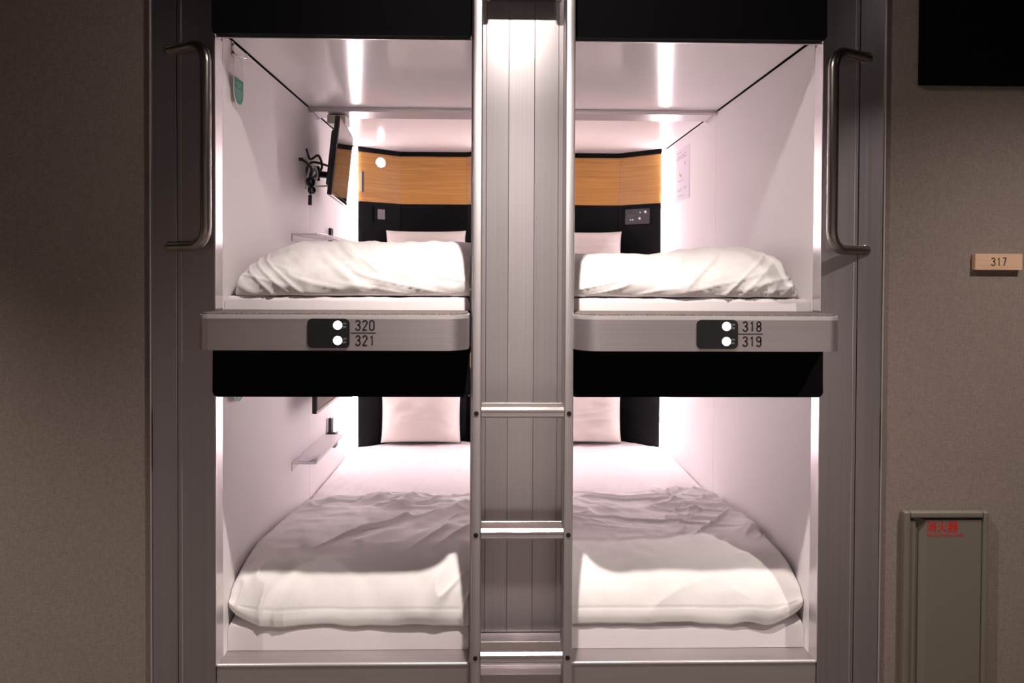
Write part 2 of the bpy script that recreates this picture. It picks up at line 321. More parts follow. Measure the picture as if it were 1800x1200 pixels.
# ------------------------------------------------------------------ the capsules
def lshape(s, x0, x1, y0, y1):
    """plan outline of a capsule board, notched round the ladder shaft"""
    if s < 0: return [(x0, y0), (-XP-.004, y0), (-XP-.004, .18), (x1, .18), (x1, y1), (x0, y1)]
    return [(XP+.004, y0), (x1, y0), (x1, y1), (x0, y1), (x0, .18), (XP+.004, .18)]
def capsule(s, z0, z1, label, front_z0, hdr_z0, hdr_z1, group='sleeping capsules'):
    """s = -1 left, +1 right; z0 floor, z1 ceiling"""
    xa, xb = (-.982, -.014) if s < 0 else (.014, .982)
    t = thing('sleeping_capsule', label, 'capsule', ((xa+xb)/2, 1.1, z0), group)
    D1, YS, YB = 1.085, 2.05, 2.25
    outer = xa if s < 0 else xb; inner = xb if s < 0 else xa
    # side walls: two boards each with an open joint between them
    for x, e in ((outer, s), (inner, -s)):
        lo, hi = (x-.02, x) if e < 0 else (x, x+.02)
        if x == inner: lo, hi = (x, .0-.0005) if s < 0 else (.0005, x)
        y0 = .0505 if x == outer else .175
        obj('wall_panel', box(bm_new(), lo, hi, y0, D1-.0012, z0, z1-.006, .0008, 1), 'laminate', t)
        obj('wall_panel', box(bm_new(), lo, hi, D1+.0012, YS, z0, z1-.006, .0008, 1), 'laminate', t)
    o = outer
    obj('jamb', box(bm_new(), *((o-.003, o-.0002) if s < 0 else (o+.0002, o+.003)), -.007, .050, front_z0, hdr_z0, .001), 'beam', t)
    # ceiling boards and the cross beam between them
    obj('ceiling_panel', prism(bm_new(), lshape(s, xa+.005, xb-.005, .0, D1), 'Z', z1, z1+.018), 'laminate2', t)
    obj('ceiling_panel', box(bm_new(), xa+.005, xb-.005, D1+.002, YB+.02, z1-.002, z1+.018, .0008, 1), 'laminate2', t)
    obj('ceiling_backing', prism(bm_new(), lshape(s, *((xa-.02, xb) if s < 0 else (xa, xb+.02)), .0, YB+.04), 'Z', z1+.019, z1+.024), 'gap', t)
    prof = [(1.068, z1-.001), (1.068, z1-.012), (1.074, z1-.020), (1.19, z1-.026), (1.215, z1-.018), (1.215, z1-.001)]
    bmx = obj('cross_beam', prism(bm_new(), prof, 'X', xa+.018, xb-.018), 'beam', t)
    for x0, x1 in ((xa, xa+.018), (xb-.018, xb)):
        obj('end_bracket', prism(bm_new(), [(1.060, z1), (1.060, z1-.016), (1.070, z1-.026), (1.195, z1-.032), (1.222, z1-.02), (1.222, z1)], 'X', x0, x1, .001, 1), 'beam', bmx)
    # faceted back: black below, oak above, black line on top
    pts = [(xa+.033, YS+.020), (xa+.266, YB), (xb-.266, YB), (xb-.033, YS+.020)]
    nrm = [(.58, -.815), (0, -1), (-.58, -.815)]
    zw0, zw1 = z1-.342, z1-.033
    for k in range(3):
        obj('back_panel', slab(bm_new(), pts[k], pts[k+1], nrm[k], .02, z0, zw0-.002), 'black_panel', t)
        obj('oak_panel', slab(bm_new(), pts[k], pts[k+1], nrm[k], .02, zw0, zw1), 'wood', t)
        obj('top_moulding', slab(bm_new(), [p+q*.004 for p, q in zip(pts[k], nrm[k])], [p+q*.004 for p, q in zip(pts[k+1], nrm[k])], nrm[k], .024, zw1+.001, z1-.003), 'black_panel', t)
    for x, e in ((xa, 1), (xb, -1)):
        # light strip across the corner between side wall and faceted back
        a = (x-e*.011, YS+.004); b_ = (x+e*.031, YS+.013); nn = (e*.23, -.973)
        if e < 0: a, b_ = b_, a
        obj('strip_channel', slab(bm_new(), a, b_, nn, .03, z0, z1-.004), 'white_plastic', t)
        ls = obj('light_strip', slab(bm_new(), [p+q*.004 for p, q in zip(a, nn)], [p+q*.004 for p, q in zip(b_, nn)], nn, .0035, z0+.16, z1-.03), 'strip' if z0 > 1 else 'strip_low', t)
        ls['label'] = 'glowing white light strip'
    # reading lamp and chrome pull on the left facet
    A, B = Vector((*pts[0], 0)), Vector((*pts[1], 0)); n = Vector((.58, -.815, 0))
    c = A+(B-A)*.52+Vector((0, 0, z1-.088))
    rl = obj('reading_lamp', ring(bm_new(), c+n*.003, n, .032, .006), 'chrome', t, True); rl['label'] = 'round chrome-rimmed reading lamp'
    obj('bezel', disc(bm_new(), c+n*.001, n, .031, .004), 'chrome', rl)
    obj('lamp_glass', disc(bm_new(), c+n*.005, n, .019, .0022), 'reading', rl)
    d = (B-A).normalized(); c = A+(B-A)*.075
    bm = bm_new(); slab(bm, (c-d*.013+n*.012)[:2], (c-d*.005+n*.012)[:2], n[:2], .012, z1-.285, z1-.155)
    h = obj('pull_handle', bm, 'chrome', t); h['label'] = 'chrome pull handle'
    bm = bm_new(); slab(bm, (c-d*.005+n*.004)[:2], (c+d*.013+n*.004)[:2], n[:2], .004, z1-.285, z1-.155); obj('handle_recess', bm, 'dark_grey', h)
    # socket pocket low on the left facet
    c = A+(B-A)*.62
    bm = bm_new(); slab(bm, (c-d*.075+n*.010)[:2], (c+d*.075+n*.010)[:2], n[:2], .010, zw0-.125, zw0-.028); k = obj('socket_pocket', bm, 'black_panel', t)
    bm = bm_new(); slab(bm, (c-d*.055+n*.014)[:2], (c-d*.004+n*.014)[:2], n[:2], .004, zw0-.108, zw0-.045); obj('socket', bm, 'grey', k)
    # control unit on the right facet
    A, B = Vector((*pts[3], 0)), Vector((*pts[2], 0)); n = Vector((-.58, -.815, 0)); d = (B-A).normalized()
    c = A+(B-A)*.54; P = lambda a, z, off: c+d*a+n*off+Vector((0, 0, z))
    bm = bm_new(); slab(bm, P(-.085, 0, .008)[:2], P(.085, 0, .008)[:2], n[:2], .008, zw0-.128, zw0-.03); k = obj('control_unit', bm, 'dark_grey', t); k['label'] = 'dark control unit with pale buttons'
    bm = bm_new(); slab(bm, P(.015, 0, .0095)[:2], P(.07, 0, .0095)[:2], n[:2], .0015, zw0-.082, zw0-.055); obj('display', bm, 'screen', k)
    for a, z, r in ((-.058, -.052, .008), (-.022, -.054, .005), (-.018, -.092, .008), (.030, -.099, .0045), (.046, -.099, .0045)):
        obj('button', disc(bm_new(), P(a, zw0+z, .008), n, r, .003, 16), 'white_plastic', k)
    # black upholstered header over the opening
    x0, x1 = (-XO, -XP-.0005) if s < 0 else (XP+.0005, XO)
    out = rounded(x0+.001, x1-.001, hdr_z0, hdr_z1, (.014, .014, 0, 0))
    hd = obj('header_panel', prism(bm_new(), out, 'Y', -.03, .0, .004), 'black_fabric', t); hd['label'] = 'black upholstered header panel'
    obj('header_lip', box(bm_new(), x0+.003, x1-.003, .001, .008, hdr_z0-.003, hdr_z0+.03), 'alu_h', t)
    return t, x0, x1
cap = {}
for s, z0, z1, fz, h0, h1, lab in ((-1, 1.27, 2.31, 1.40, 2.276, CEIL-.004, 'upper left sleeping capsule with pale walls, oak back and television'),
                                   (1, 1.27, 2.31, 1.40, 2.276, CEIL-.004, 'upper right sleeping capsule with pale walls and oak back, notice on its wall'),
                                   (-1, .24, 1.245, .24, 1.122, 1.281, 'lower left sleeping capsule with small white shelf on its pale wall'),
                                   (1, .24, 1.245, .24, 1.122, 1.281, 'lower right sleeping capsule with bare pale wall')):
    t, x0, x1 = capsule(s, z0, z1, lab, fz, h0, h1); cap[(s, z0 > 1)] = t
    xa, xb = (-.982, -.014) if s < 0 else (.014, .982)
    if z0 < 1:
        f = obj('front_panel', box(bm_new(), x0, x1, .0, .02, .004, .236, .0015), 'alu_dim', t)
        obj('sill', box(bm_new(), x0, x1, -.001, .18, .2365, .2415, .0015), 'alu_dim', t)
        obj('sill_edge', box(bm_new(), x0, x1, -.004, .006, .235, .2447, .004, 4), 'rim', t, 50)
        obj('bed_base', box(bm_new(), xa, xb, .19, 2.24, .20, .24), 'laminate', t)
    else:
        obj('bed_base', prism(bm_new(), lshape(s, xa, xb, 0.06, 2.24), 'Z', 1.25, 1.269), 'laminate', t)

# ------------------------------------------------------------------ columns at both ends
for s, lab in ((-1, 'dark brushed aluminium column by the left wall'), (1, 'brushed aluminium column beside the fire extinguisher cabinet')):
    t = thing('frame_column', lab, 'column', (s*1.09, 0, 0), 'columns framing the capsules')
    X = lambda a, b_: (min(s*a, s*b_), max(s*a, s*b_))
    obj('face_panel', box(bm_new(), *X(XO+.0005, 1.1045), -.006, .05, .0, CEIL, .0015), 'alu_col', t)
    obj('face_panel', box(bm_new(), *X(1.1062, 1.1860), -.006, .05, .0, CEIL, .0015), 'alu_col', t)
    obj('groove_line', box(bm_new(), *X(1.090, 1.0925), -.0072, -.004, .0, CEIL), 'alu_v', t)
    obj('edge_strip', box(bm_new(), *X(1.1868, XC), -.010, .05, .0, CEIL, .002), 'alu_v', t)

# ------------------------------------------------------------------ shaft behind the ladder
t = thing('ladder_shaft', 'brushed aluminium shaft lined with upright panels behind the ladder', 'pillar', (0, .1, 0))
for a, b_, m in ((-.150, -.1165, 'alu_panel'), (-.1157, -.0393, 'alu_panel'), (-.0385, .0497, 'alu_panel_dull'), (.0505, .1330, 'alu_panel'), (.1338, .150, 'alu_panel')):
    obj('shaft_panel', box(bm_new(), a, b_, .150, .172, .265, CEIL, .0008, 1), m, t)
for s in (-1, 1):
    obj('side_cheek', box(bm_new(), *sorted((s*.1505, s*XP)), -.0, .172, .0, CEIL, .001, 1), 'alu_v', t)
obj('shaft_light_stop', box(bm_new(), -.150, .150, .1725, .1745, .0, CEIL), 'gap', t)  # added dark sheet, keeps capsule light from showing through the panel seams
obj('plinth', box(bm_new(), -.149, .149, .03, .172, .0, .262, .002), 'alu_h', t)
obj('plinth_step', box(bm_new(), -.149, .149, -.02, .029, .0, .215, .002), 'alu_h', t)

# ------------------------------------------------------------------ ladder
t = thing('ladder', 'aluminium ladder with three flat rungs between the two stacks of capsules', 'ladder', (.005, -.04, 0))
for s in (-1, 1):
    r = obj('rail', box(bm_new(), *sorted((s*.131+.006, s*.1605+.006)), -.075, -.002, .0, CEIL-.004, .004, 3), 'alu_v', t, 40)
    for z in (1.078, .692, .300):
        obj('bolt', disc(bm_new(), (s*.1465+.006, -.0735, z), (0, -1, 0), .0075, .004, 18, .001), 'black', r)
for z in (1.098, .712, .318):
    rg = obj('rung', prism(bm_new(), [(-.078, z-.030), (-.078, z-.010), (-.070, z-.004), (-.012, z-.004), (-.012, z-.030), (-.020, z-.034), (-.072, z-.034)], 'X', -.1245, .1365), 'alu_h', t)
    obj('tread', box(bm_new(), -.1245, .1365, -.062, -.016, z-.0045, z-.0015, .0006, 1), 'tread', rg)
    obj('front_edge', prism(bm_new(), [(-.0795, z-.013), (-.0795, z-.008), (-.071, z-.0005), (-.064, z-.0005), (-.064, z-.005), (-.071, z-.006)], 'X', -.1245, .1365), 'bright', rg)
    obj('rear_edge', box(bm_new(), -.1245, .1365, -.0155, -.010, z-.006, z+.002, .0008, 1), 'bright', rg)
    obj('lower_groove', box(bm_new(), -.1245, .1365, -.0786, -.077, z-.0285, z-.0265), 'bright', rg)
cb = obj('crossbar', box(bm_new(), -.1245, .1365, .075, .10, 2.437, 2.50, .003), 'dark_grey', t)
for x in (-.113, .125):
    obj('clamp', disc(bm_new(), (x, .07, 2.432), (0, 0, 1), .012, .06, 20, .003), 'chrome', cb, 40)

# ------------------------------------------------------------------ entry shelves with switches and bed numbers
def entry_shelf(s, nums, lab, px0, tx):
    t = thing('entry_shelf', lab, 'shelf', (s*.57, -.07, 1.284), 'entry shelves of the upper capsules')
    zb, zt = 1.284, 1.392
    a, b_ = (-XO, -XP-.001) if s < 0 else (XP+.001, XO)
    ro, ri = .040, .075
    rr = (ro, ri, 0, 0) if s < 0 else (ri, ro, 0, 0)
    out = rounded(a, b_, -.150, .0, rr, 10)
    obj('band', prism(bm_new(), out, 'Z', zb, zt-.012, .002), 'alu_h', t, 30)
    obj('rim', prism(bm_new(), out, 'Z', zt-.0119, zt, .0058, 5), 'rim', t, 60)
    inn = rounded(a+.007, b_-.007, -.142, .056, tuple(max(0, q-.007) for q in rr), 10)
    obj('carpet', prism(bm_new(), inn, 'Z', zt-.001, zt+.0045, .001, 1), 'carpet', t)
    pan = obj('switch_panel', prism(bm_new(), rounded(px0, px0+.127, 1.292, 1.381, .015), 'Y', -.1535, -.149, .0012), 'switch', t); pan['label'] = 'glossy black switch panel'
    for z in (1.361, 1.315):
        b = obj('button', disc(bm_new(), (px0+.0915, -.1532, z), (0, -1, 0), .0135, .0022, 28, .0006), 'button', pan); b['label'] = 'round lit white button'
        text('lettering', 'ON', .0085, (px0+.1075, -.1537, z+.0025), (1, 0, 0), (0, 0, 1), 'dim_print', pan, .75, .0002)
        text('lettering', 'OFF', .0085, (px0+.1060, -.1537, z-.0085), (1, 0, 0), (0, 0, 1), 'dim_print', pan, .75, .0002)
    for body, z in zip(nums, (1.346, 1.300)):
        numerals('number', body, .0290, (tx+.003, -.1506, z), 'ink', t, .72)
    obj('number_line', box(bm_new(), tx-.012, tx+.063, -.1508, -.1495, 1.3364, 1.3390), 'ink', t)
    return t
entry_shelf(-1, ('320', '321'), 'left aluminium entry shelf, numbered 320 and 321', -.6485, -.506)
entry_shelf(1, ('318', '319'), 'right aluminium entry shelf, numbered 318 and 319', .533, .674)

# ------------------------------------------------------------------ grab handles
for s, lab in ((-1, 'bent steel grab handle on the dark left column'), (1, 'bent steel grab handle on the right column, casting a slanted shadow')):
    t = thing('grab_handle', lab, 'handle', (s*1.12, 0, 1.6), 'grab handles beside the upper capsules')
    path = fillet([(s*1.128, -.004, 2.228), (s*.981, -.082, 2.228), (s*.981, -.082, 1.600), (s*1.128, -.004, 1.600)], .060, 10)
    obj('bar', tube(bm_new(), path, .0165, 16), 'steel', t, 50)
    for z in (2.228, 1.600): obj('mounting_collar', disc(bm_new(), (s*1.128, -.0055, z), (0, -1, 0), .0175, .006, 24, .001), 'steel', t)

# ------------------------------------------------------------------ bedding
def mattress(s, z0, z1, lab, sink=0., front=.060):
    nx, ny = 90, 110
    X = np.linspace(.030, .976, nx)*s; V = np.linspace(0, 1, ny)
    xin = .030+.138*(1-sstep(V, .15, .21))
    x = s*(xin[None, :]+(.9805-xin[None, :])*np.linspace(0, 1, nx)[:, None]); e = np.minimum(np.abs(x)-.014, .982-np.abs(x))
    y0 = front+0*x; y1 = np.minimum(2.235, 2.045+np.clip(e-.010, 0, 1)*.68)
    v = V[None, :]; v = np.where(v < .12, v*.35, .042+(v-.12)/.88*.958); y = y0+(y1-y0)*v
    ed = np.minimum(np.minimum(np.abs(x)-xin[None, :], .9805-np.abs(x)), np.minimum(y-y0, y1-y)); rr = .016
    q = np.clip(1-ed/rr, 0, 1); z = z1-sink*(1-sstep(y, .02, .42))-rr*(1-np.sqrt(np.clip(1-q*q, 0, 1)))
    hw = sstep(y, 1.0, 1.6)
    z = z+.0035*folds(x, y, 75, .05, 7, 3, 3)*(.3+.7*hw)+.003*vnoise(x*9, y*9, 8)+.002*folds(x, y, 35, .03, 5, 13, 3)*sstep(y, .8, 1.1)
    z = z+.002*vnoise(x*40, y*14, 21)*sstep(.2-y, 0, .1)
    P = np.stack([x, y, z], -1); th = (z-z0)
    V_, F = grid_solid(P, np.zeros_like(z)+.001)
    V_ = np.array(V_); k = nx*ny; V_[k:, :2] = P.reshape(-1, 3)[:, :2]; V_[k:, 2] = z0
    o = obj('mattress', (V_.tolist(), F), 'sheet', None, 50); fix_normals(o); return tag(o, lab, 'mattress', 'mattresses in the capsules')
mattress(-1, .2425, .428, 'white sheeted mattress under the duvet of the lower left capsule', .10, .082)
mattress(1, .2425, .428, 'white sheeted mattress under the duvet of the lower right capsule', .10, .082)
mattress(-1, 1.270, 1.440, 'white sheeted mattress under the folded duvet, upper left capsule')
mattress(1, 1.270, 1.440, 'white sheeted mattress under the folded duvet, upper right capsule')

def spline(pts, n):
    P = smooth_path([(a, b_, 0) for a, b_ in pts], 14); A = np.array([(p.x, p.y) for p in P])
    d = np.concatenate([[0], np.cumsum(np.hypot(*np.diff(A, axis=0).T))]); q = np.linspace(0, d[-1], n)
    return np.interp(q, d, A[:, 0]), np.interp(q, d, A[:, 1]), q
def lower_duvet(s, rear, lab, seed):
    n, k = 200, 210
    prof = [(1.0, .440), (.975, .462), (.93, .478), (.80, .492), (.55, .512), (.32, .527), (.21, .518), (.142, .488), (.101, .445), (.078, .400), (.069, .362), (.073, .330)]
    Y, Z, q = spline(prof, k)
    ax = np.linspace(0, 1, n)[:, None]; xin = .028+.139*(1-sstep(Y, .20, .40))[None]; a = xin+(.9795-xin)*ax; x = a*s; Yb = Y[None]+0*x; z = Z[None]+0*x
    rr_ = np.interp(a, *rear)
    y = np.where(Yb > .2, .2+(Yb-.2)*(rr_-.2)/.80, Yb)
    fr = 1-sstep(Yb, .06, .30)
    eo = .9795-a                                                             # distance from the outer side
    c = np.clip(1-eo/.07, 0, 1); y = y+.022*(1-np.sqrt(1-.96*c*c))*fr
    c2 = np.clip(1-eo/.05, 0, 1); drop = 1-np.sqrt(np.clip(1-.95*c2*c2, 0, 1))
    z = z-(z-.436)*drop*(z > .436)*.9
    hem = 1-sstep(z, .33, .43)
    z = z+hem*(.055*np.clip(1-eo/.13, 0, 1)**1.5) + hem*.006*vnoise(a*14, 0*a, seed+2)
    # folds
    X, Q = a, q[None]+0*a
    inn = sstep(eo, 0, .05)*sstep(Q, 0, .03)
    if s < 0:
        fan = folds(x, y, 52, .070, 7, seed, 2.2)*sstep(y, .20, .42)*(1-sstep(-x, .66, .94))*(1-.7*sstep(y, .80, .98))
        f2 = folds(x, y, 8, .06, 5, seed+1, 2.5)*sstep(y, .55, .75)
        f3 = folds(x, y, 55, .035, 5, seed+2, 2)*(1-sstep(y, .08, .24))*sstep(-x, .70, .86)
        f4 = folds(x, y, 40, .05, 6, seed+9, 2.4)*(1-sstep(y, .05, .2))*(1-sstep(-x, .30, .48))
        d = .026*fan+.014*f2+.013*f3+.014*f4
    else:
        f1 = folds(x, y, -12, .06, 5, seed, 2.2)*sstep(y, .38, .55)
        f2 = folds(x, y, 52, .05, 6, seed+1, 2.4)*sstep(y, .25, .45)*sstep(x, .55, .75)
        f3 = folds(x, y, -40, .07, 5, seed+4, 2.4)*sstep(y, .40, .6)*(1-sstep(x, .3, .5))
        f4 = folds(x, y, 12, .05, 6, seed+7, 3)*(1-sstep(y, .1, .25))*.5
        d = .017*f1+.015*f2+.018*f3+.007*f4
    d = d+.010*vnoise(x*6, y*6, seed+20)+.003*vnoise(x*22, y*22, seed+21)
    d = d-.0018*np.exp(-((Q-(q[-1]-.055))/.003)**2)                           # seam above the hem
    P = np.stack([x, y, z], -1)
    du = np.gradient(P, axis=0); dv = np.gradient(P, axis=1); nn = np.cross(du, dv); nn /= np.linalg.norm(nn, axis=2, keepdims=True)+1e-9
    if nn[..., 2].mean() < 0: nn = -nn
    P = P+nn*(d*inn*(.35+.65*sstep(q[-1]-Q, 0, .06)))[..., None]
    P[..., 0] = np.clip(P[..., 0], -.981, .981)
    edge = np.minimum(np.minimum(Q, q[-1]-Q), np.minimum(eo, a-xin)); th = .006+.022*sstep(edge, 0, .08)
    o = obj('duvet', grid_solid(P, th), 'cotton', None, True); fix_normals(o); return tag(o, lab, 'duvet', 'duvets in the capsules')
lower_duvet(-1, ([.02, .3, .6, .8, .9, .96], [1.06, 1.05, 1.04, 1.02, .96, .86]), 'white duvet spread over the bed of the lower left capsule', 31)
lower_duvet(1, ([.02, .3, .5, .65, .8, .9, .96], [1.0, 1.0, 1.05, 1.10, 1.12, 1.12, 1.02]), 'white duvet spread over the bed of the lower right capsule', 57)

def upper_duvet(s, hx, hv, lab, seed):
    n, k = 200, 190
    prof = [(.98, 1.445), (.975, 1.50), (.93, 1.565), (.80, 1.60), (.55, 1.615), (.34, 1.630), (.22, 1.622), (.13, 1.588), (.078, 1.535), (.058, 1.485), (.066, 1.450), (.085, 1.441)]
    Y, Z, q = spline(prof, k)
    ax = np.linspace(0, 1, n)[:, None]; xin = .030+.138*(1-sstep(Y, .20, .40))[None]; a = xin+(.962-xin)*ax; x = a*s; y = Y[None]+0*x; z = Z[None]+0*x
    h = np.interp(a, hx, hv); z = 1.440+(z-1.440)*h
    eo = .962-a; Q = q[None]+0*a
    c = np.clip(1-eo/.09, 0, 1); y = y+.06*(1-np.sqrt(1-.96*c*c))*(1-sstep(y, .06, .3))
    c = np.clip(1-eo/.02, 0, 1); z = 1.440+(z-1.440)*(1-(.45 if s < 0 else .75)*c*c)
    inn = sstep(eo, 0, .03)*sstep(Q, 0, .05)*sstep(q[-1]-Q, 0, .03)
    hgt = z-1.44
    if s < 0:
        f1 = folds(x, hgt, -38, .030, 6, seed, 2.2)*sstep(-x, .35, .62)
        f2 = folds(x, hgt, -12, .028, 8, seed+1, 2.6)*(1-sstep(hgt, .06, .14))
        d = .008*f1+.006*f2
    else:
        f1 = folds(x, hgt, 40, .032, 6, seed, 2.2)*sstep(x, .40, .60)
        f2 = folds(x, hgt, 12, .028, 8, seed+1, 2.6)*(1-sstep(hgt, .07, .15))
        d = .009*f1+.006*f2
    d = d+.008*vnoise(x*8, y*8+hgt*8, seed+20)+.003*vnoise(x*26, hgt*26+y*10, seed+21)
    P = np.stack([x, y, z], -1)
    du = np.gradient(P, axis=0); dv = np.gradient(P, axis=1); nn = np.cross(du, dv); nn /= np.linalg.norm(nn, axis=2, keepdims=True)+1e-9
    if nn[..., 2].mean() < 0: nn = -nn
    P = P+nn*(d*inn)[..., None]; P[..., 0] = np.clip(P[..., 0], -.972, .972)
    P[..., 2] = np.maximum(P[..., 2], 1.4425)
    edge = np.minimum(np.minimum(Q, q[-1]-Q), np.minimum(eo, a-xin)); th = .001+.012*sstep(edge, 0, .1)
    o = obj('duvet', grid_solid(P, th), 'cotton', None, True); fix_normals(o); return tag(o, lab, 'duvet', 'duvets in the capsules')
upper_duvet(-1, [.03, .16, .3, .5, .72, .79, .84, .91, .94, .955], [.92, .97, 1.02, 1.0, 1.02, .97, .88, .70, .60, .48], 'folded white duvet in the upper left capsule', 73)
upper_duvet(1, [.03, .16, .36, .475, .58, .70, .80, .85, .90, .94, .955], [.82, .82, .80, .77, .83, .93, .98, .95, .82, .50, .2], 'folded white duvet in the upper right capsule', 91)

def pillow(xc, zb, lab, tilt, seed):
    W, H, T = .51, .345, .075; n = 44
    u = np.linspace(-1, 1, n); U, V = np.meshgrid(u, u, indexing='ij')
    puff = (np.clip(1-U**4, 0, 1)**.55)*(np.clip(1-V**4, 0, 1)**.55)
    pin = 1-.045*(1-U**2)*0-.05*(np.abs(V)**2)*(1-U**2)*0
    sx = U*W/2*(1-.035*(1-np.abs(V)**3)*np.abs(U)**4); sz = V*H/2*(1-.05*(1-np.abs(U)**3)*np.abs(V)**4)
    wr = .006*vnoise(U*3+seed, V*3, seed)+.004*folds(U*.25, V*.17, 5, .05, 6, seed, 3)
    front = np.stack([sx, -(T*puff+wr*puff), sz], -1); back = np.stack([sx, T*.55*puff, sz], -1)
    edge = (np.abs(U) > .999) | (np.abs(V) > .999); back[edge] = front[edge]
    Vs = np.concatenate([front.reshape(-1, 3), back.reshape(-1, 3)]); I = np.arange(n*n).reshape(n, n)
    q = np.stack([I[:-1, :-1], I[1:, :-1], I[1:, 1:], I[:-1, 1:]], -1).reshape(-1, 4); F = q.tolist()+(q[:, ::-1]+n*n).tolist()
    t = math.radians(tilt); yy = Vs[:, 1].copy(); zz = Vs[:, 2]+H/2
    Vs[:, 0] += xc; Vs[:, 1] = 2.125+yy*math.cos(t)+zz*math.sin(t); Vs[:, 2] = zb+zz*math.cos(t)-yy*math.sin(t)
    o = obj('pillow', (Vs.tolist(), F), 'pillow', None, True)
    bm = bmesh.new(); bm.from_mesh(o.data); bmesh.ops.remove_doubles(bm, verts=bm.verts[:], dist=1e-5); bmesh.ops.recalc_face_normals(bm, faces=bm.faces[:]); bm.to_mesh(o.data); bm.free()
    return tag(o, lab, 'pillow', 'pillows propped at the back')
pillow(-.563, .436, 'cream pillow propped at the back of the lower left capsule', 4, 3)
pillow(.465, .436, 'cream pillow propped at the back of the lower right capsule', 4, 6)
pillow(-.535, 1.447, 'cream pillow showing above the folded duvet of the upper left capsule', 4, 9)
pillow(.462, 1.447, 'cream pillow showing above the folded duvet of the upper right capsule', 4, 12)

# ------------------------------------------------------------------ televisions on the left walls
def television(base, near, far, z0, z1, lean, lab, mount_z):
    """panel standing along the wall from near to far (plan points of its lower edge); lean = shift of the top edge in x"""
    t = thing('television', lab, 'television', base, 'televisions on the left walls')
    a, f = Vector((*near, z0)), Vector((*far, z0)); along = (f-a); Ln = along.length; along.normalize()
    upv = Vector((lean, 0, z1-z0)); H = upv.length; upv.normalize(); n = along.cross(upv); n = n if n.x > 0 else -n
    def pan(u0, u1, v0, v1, d0, d1, bev=0.):
        bm = bm_new(); box(bm, u0, u1, d0, d1, v0, v1, bev)
        for v in bm.verts: v.co = a+along*v.co.x+n*v.co.y+upv*v.co.z
        return bm
    cs = obj('casing', pan(0, Ln, 0, H, -.022, 0, .004), 'black', t)
    obj('casing_back', pan(.08, Ln-.08, .05, H-.05, -.045, -.021, .008), 'black', cs)
    obj('screen', pan(.010, Ln-.010, .020, H-.010, -.001, .0010), 'screen', t)['label'] = 'dark reflective screen'
    obj('bottom_bezel', pan(.002, Ln-.002, .001, .013, -.002, .0030), 'chrome', t)
    wx = -.982; my = (near[1]+far[1])/2-.06; c = a+along*Ln*.45+upv*H*.4-n*.045
    obj('wall_plate', box(bm_new(), wx+.0003, wx+.012, my-.05, my+.05, mount_z-.075, mount_z+.075, .003), 'off_white', t)
    ar = obj('arm', tube(bm_new(), fillet([(wx+.012, my, mount_z), (wx+.045, my-.03, mount_z), (c.x, c.y, mount_z)], .012, 5), .016, 12), 'black', t, 50)
    obj('arm_joint', disc(bm_new(), (wx+.045, my-.03, mount_z-.035), (0, 0, 1), .021, .07, 18, .003), 'chrome', ar)
    y = my-.06
    obj('cable', tube(bm_new(), smooth_path([(wx+.012, y, mount_z+.11), (wx+.035, y-.02, mount_z+.06), (wx+.075, y-.03, mount_z+.075), (wx+.085, y-.01, mount_z+.02), (wx+.04, y-.03, mount_z-.03), (wx+.02, y-.02, mount_z+.01), (wx+.05, y-.03, mount_z+.045), (c.x, c.y, mount_z+.04)]), .0055, 8), 'black', t, True)
    obj('cable', tube(bm_new(), smooth_path([(wx+.012, y, mount_z-.02), (wx+.03, y-.025, mount_z-.055), (wx+.07, y-.03, mount_z-.03), (wx+.06, y-.02, mount_z+.02), (wx+.03, y-.03, mount_z), (wx+.04, y-.03, mount_z-.06), (c.x, c.y, mount_z-.05)]), .004, 8), 'white_plastic', t, True)
    return t
television((-.90, 1.05, 1.87), (-.822, .86), (-.868, 1.36), 1.868, 2.222, .038, 'black television on a wall arm in the upper left capsule', 1.985)
television((-.93, 1.05, .885), (-.885, .85), (-.885, 1.37), .884, 1.235, 0., 'black television partly hidden behind the lower left header', 1.03)

def earphones(x, y, z, lab):
    t = thing('earphones', lab, 'earphones', (x, y, z))
    obj('clip', tube(bm_new(), smooth_path([(x-.038, y+.01, z+.06), (x-.01, y, z+.04), (x+.012, y-.01, z+.012), (x+.006, y, z-.02)]), .006, 10), 'black', t, True)
    obj('hook', box(bm_new(), -.9818, x-.03, y+.004, y+.016, z+.052, z+.066, .002), 'black', t)
    for dz, dx in ((-.045, 0), (-.082, .006)):
        c = Vector((x+dx, y, z+dz)); obj('ear_pad', disc(bm_new(), c, (.8, -.5, 0), .022-.004*(dz < -.06), .016, 22, .004), 'black', t, 40)
        obj('shell', disc(bm_new(), c+Vector((.0128, -.008, 0)), (.8, -.5, 0), .011, .004, 18, .001), 'chrome', t, 40)
    obj('cord', tube(bm_new(), smooth_path([(x, y, z-.02), (x+.016, y-.01, z-.03), (x+.012, y, z-.062), (x+.006, y, z-.09), (x+.004, y, z-.135)]), .003, 8), 'black', t, True)
    obj('plug', tube(bm_new(), [(x+.004, y, z-.105), (x+.003, y, z-.150)], .0085, 12), 'black', t, 50)
earphones(-.932, .90, 1.975, 'black earphones hanging behind the upper left television')

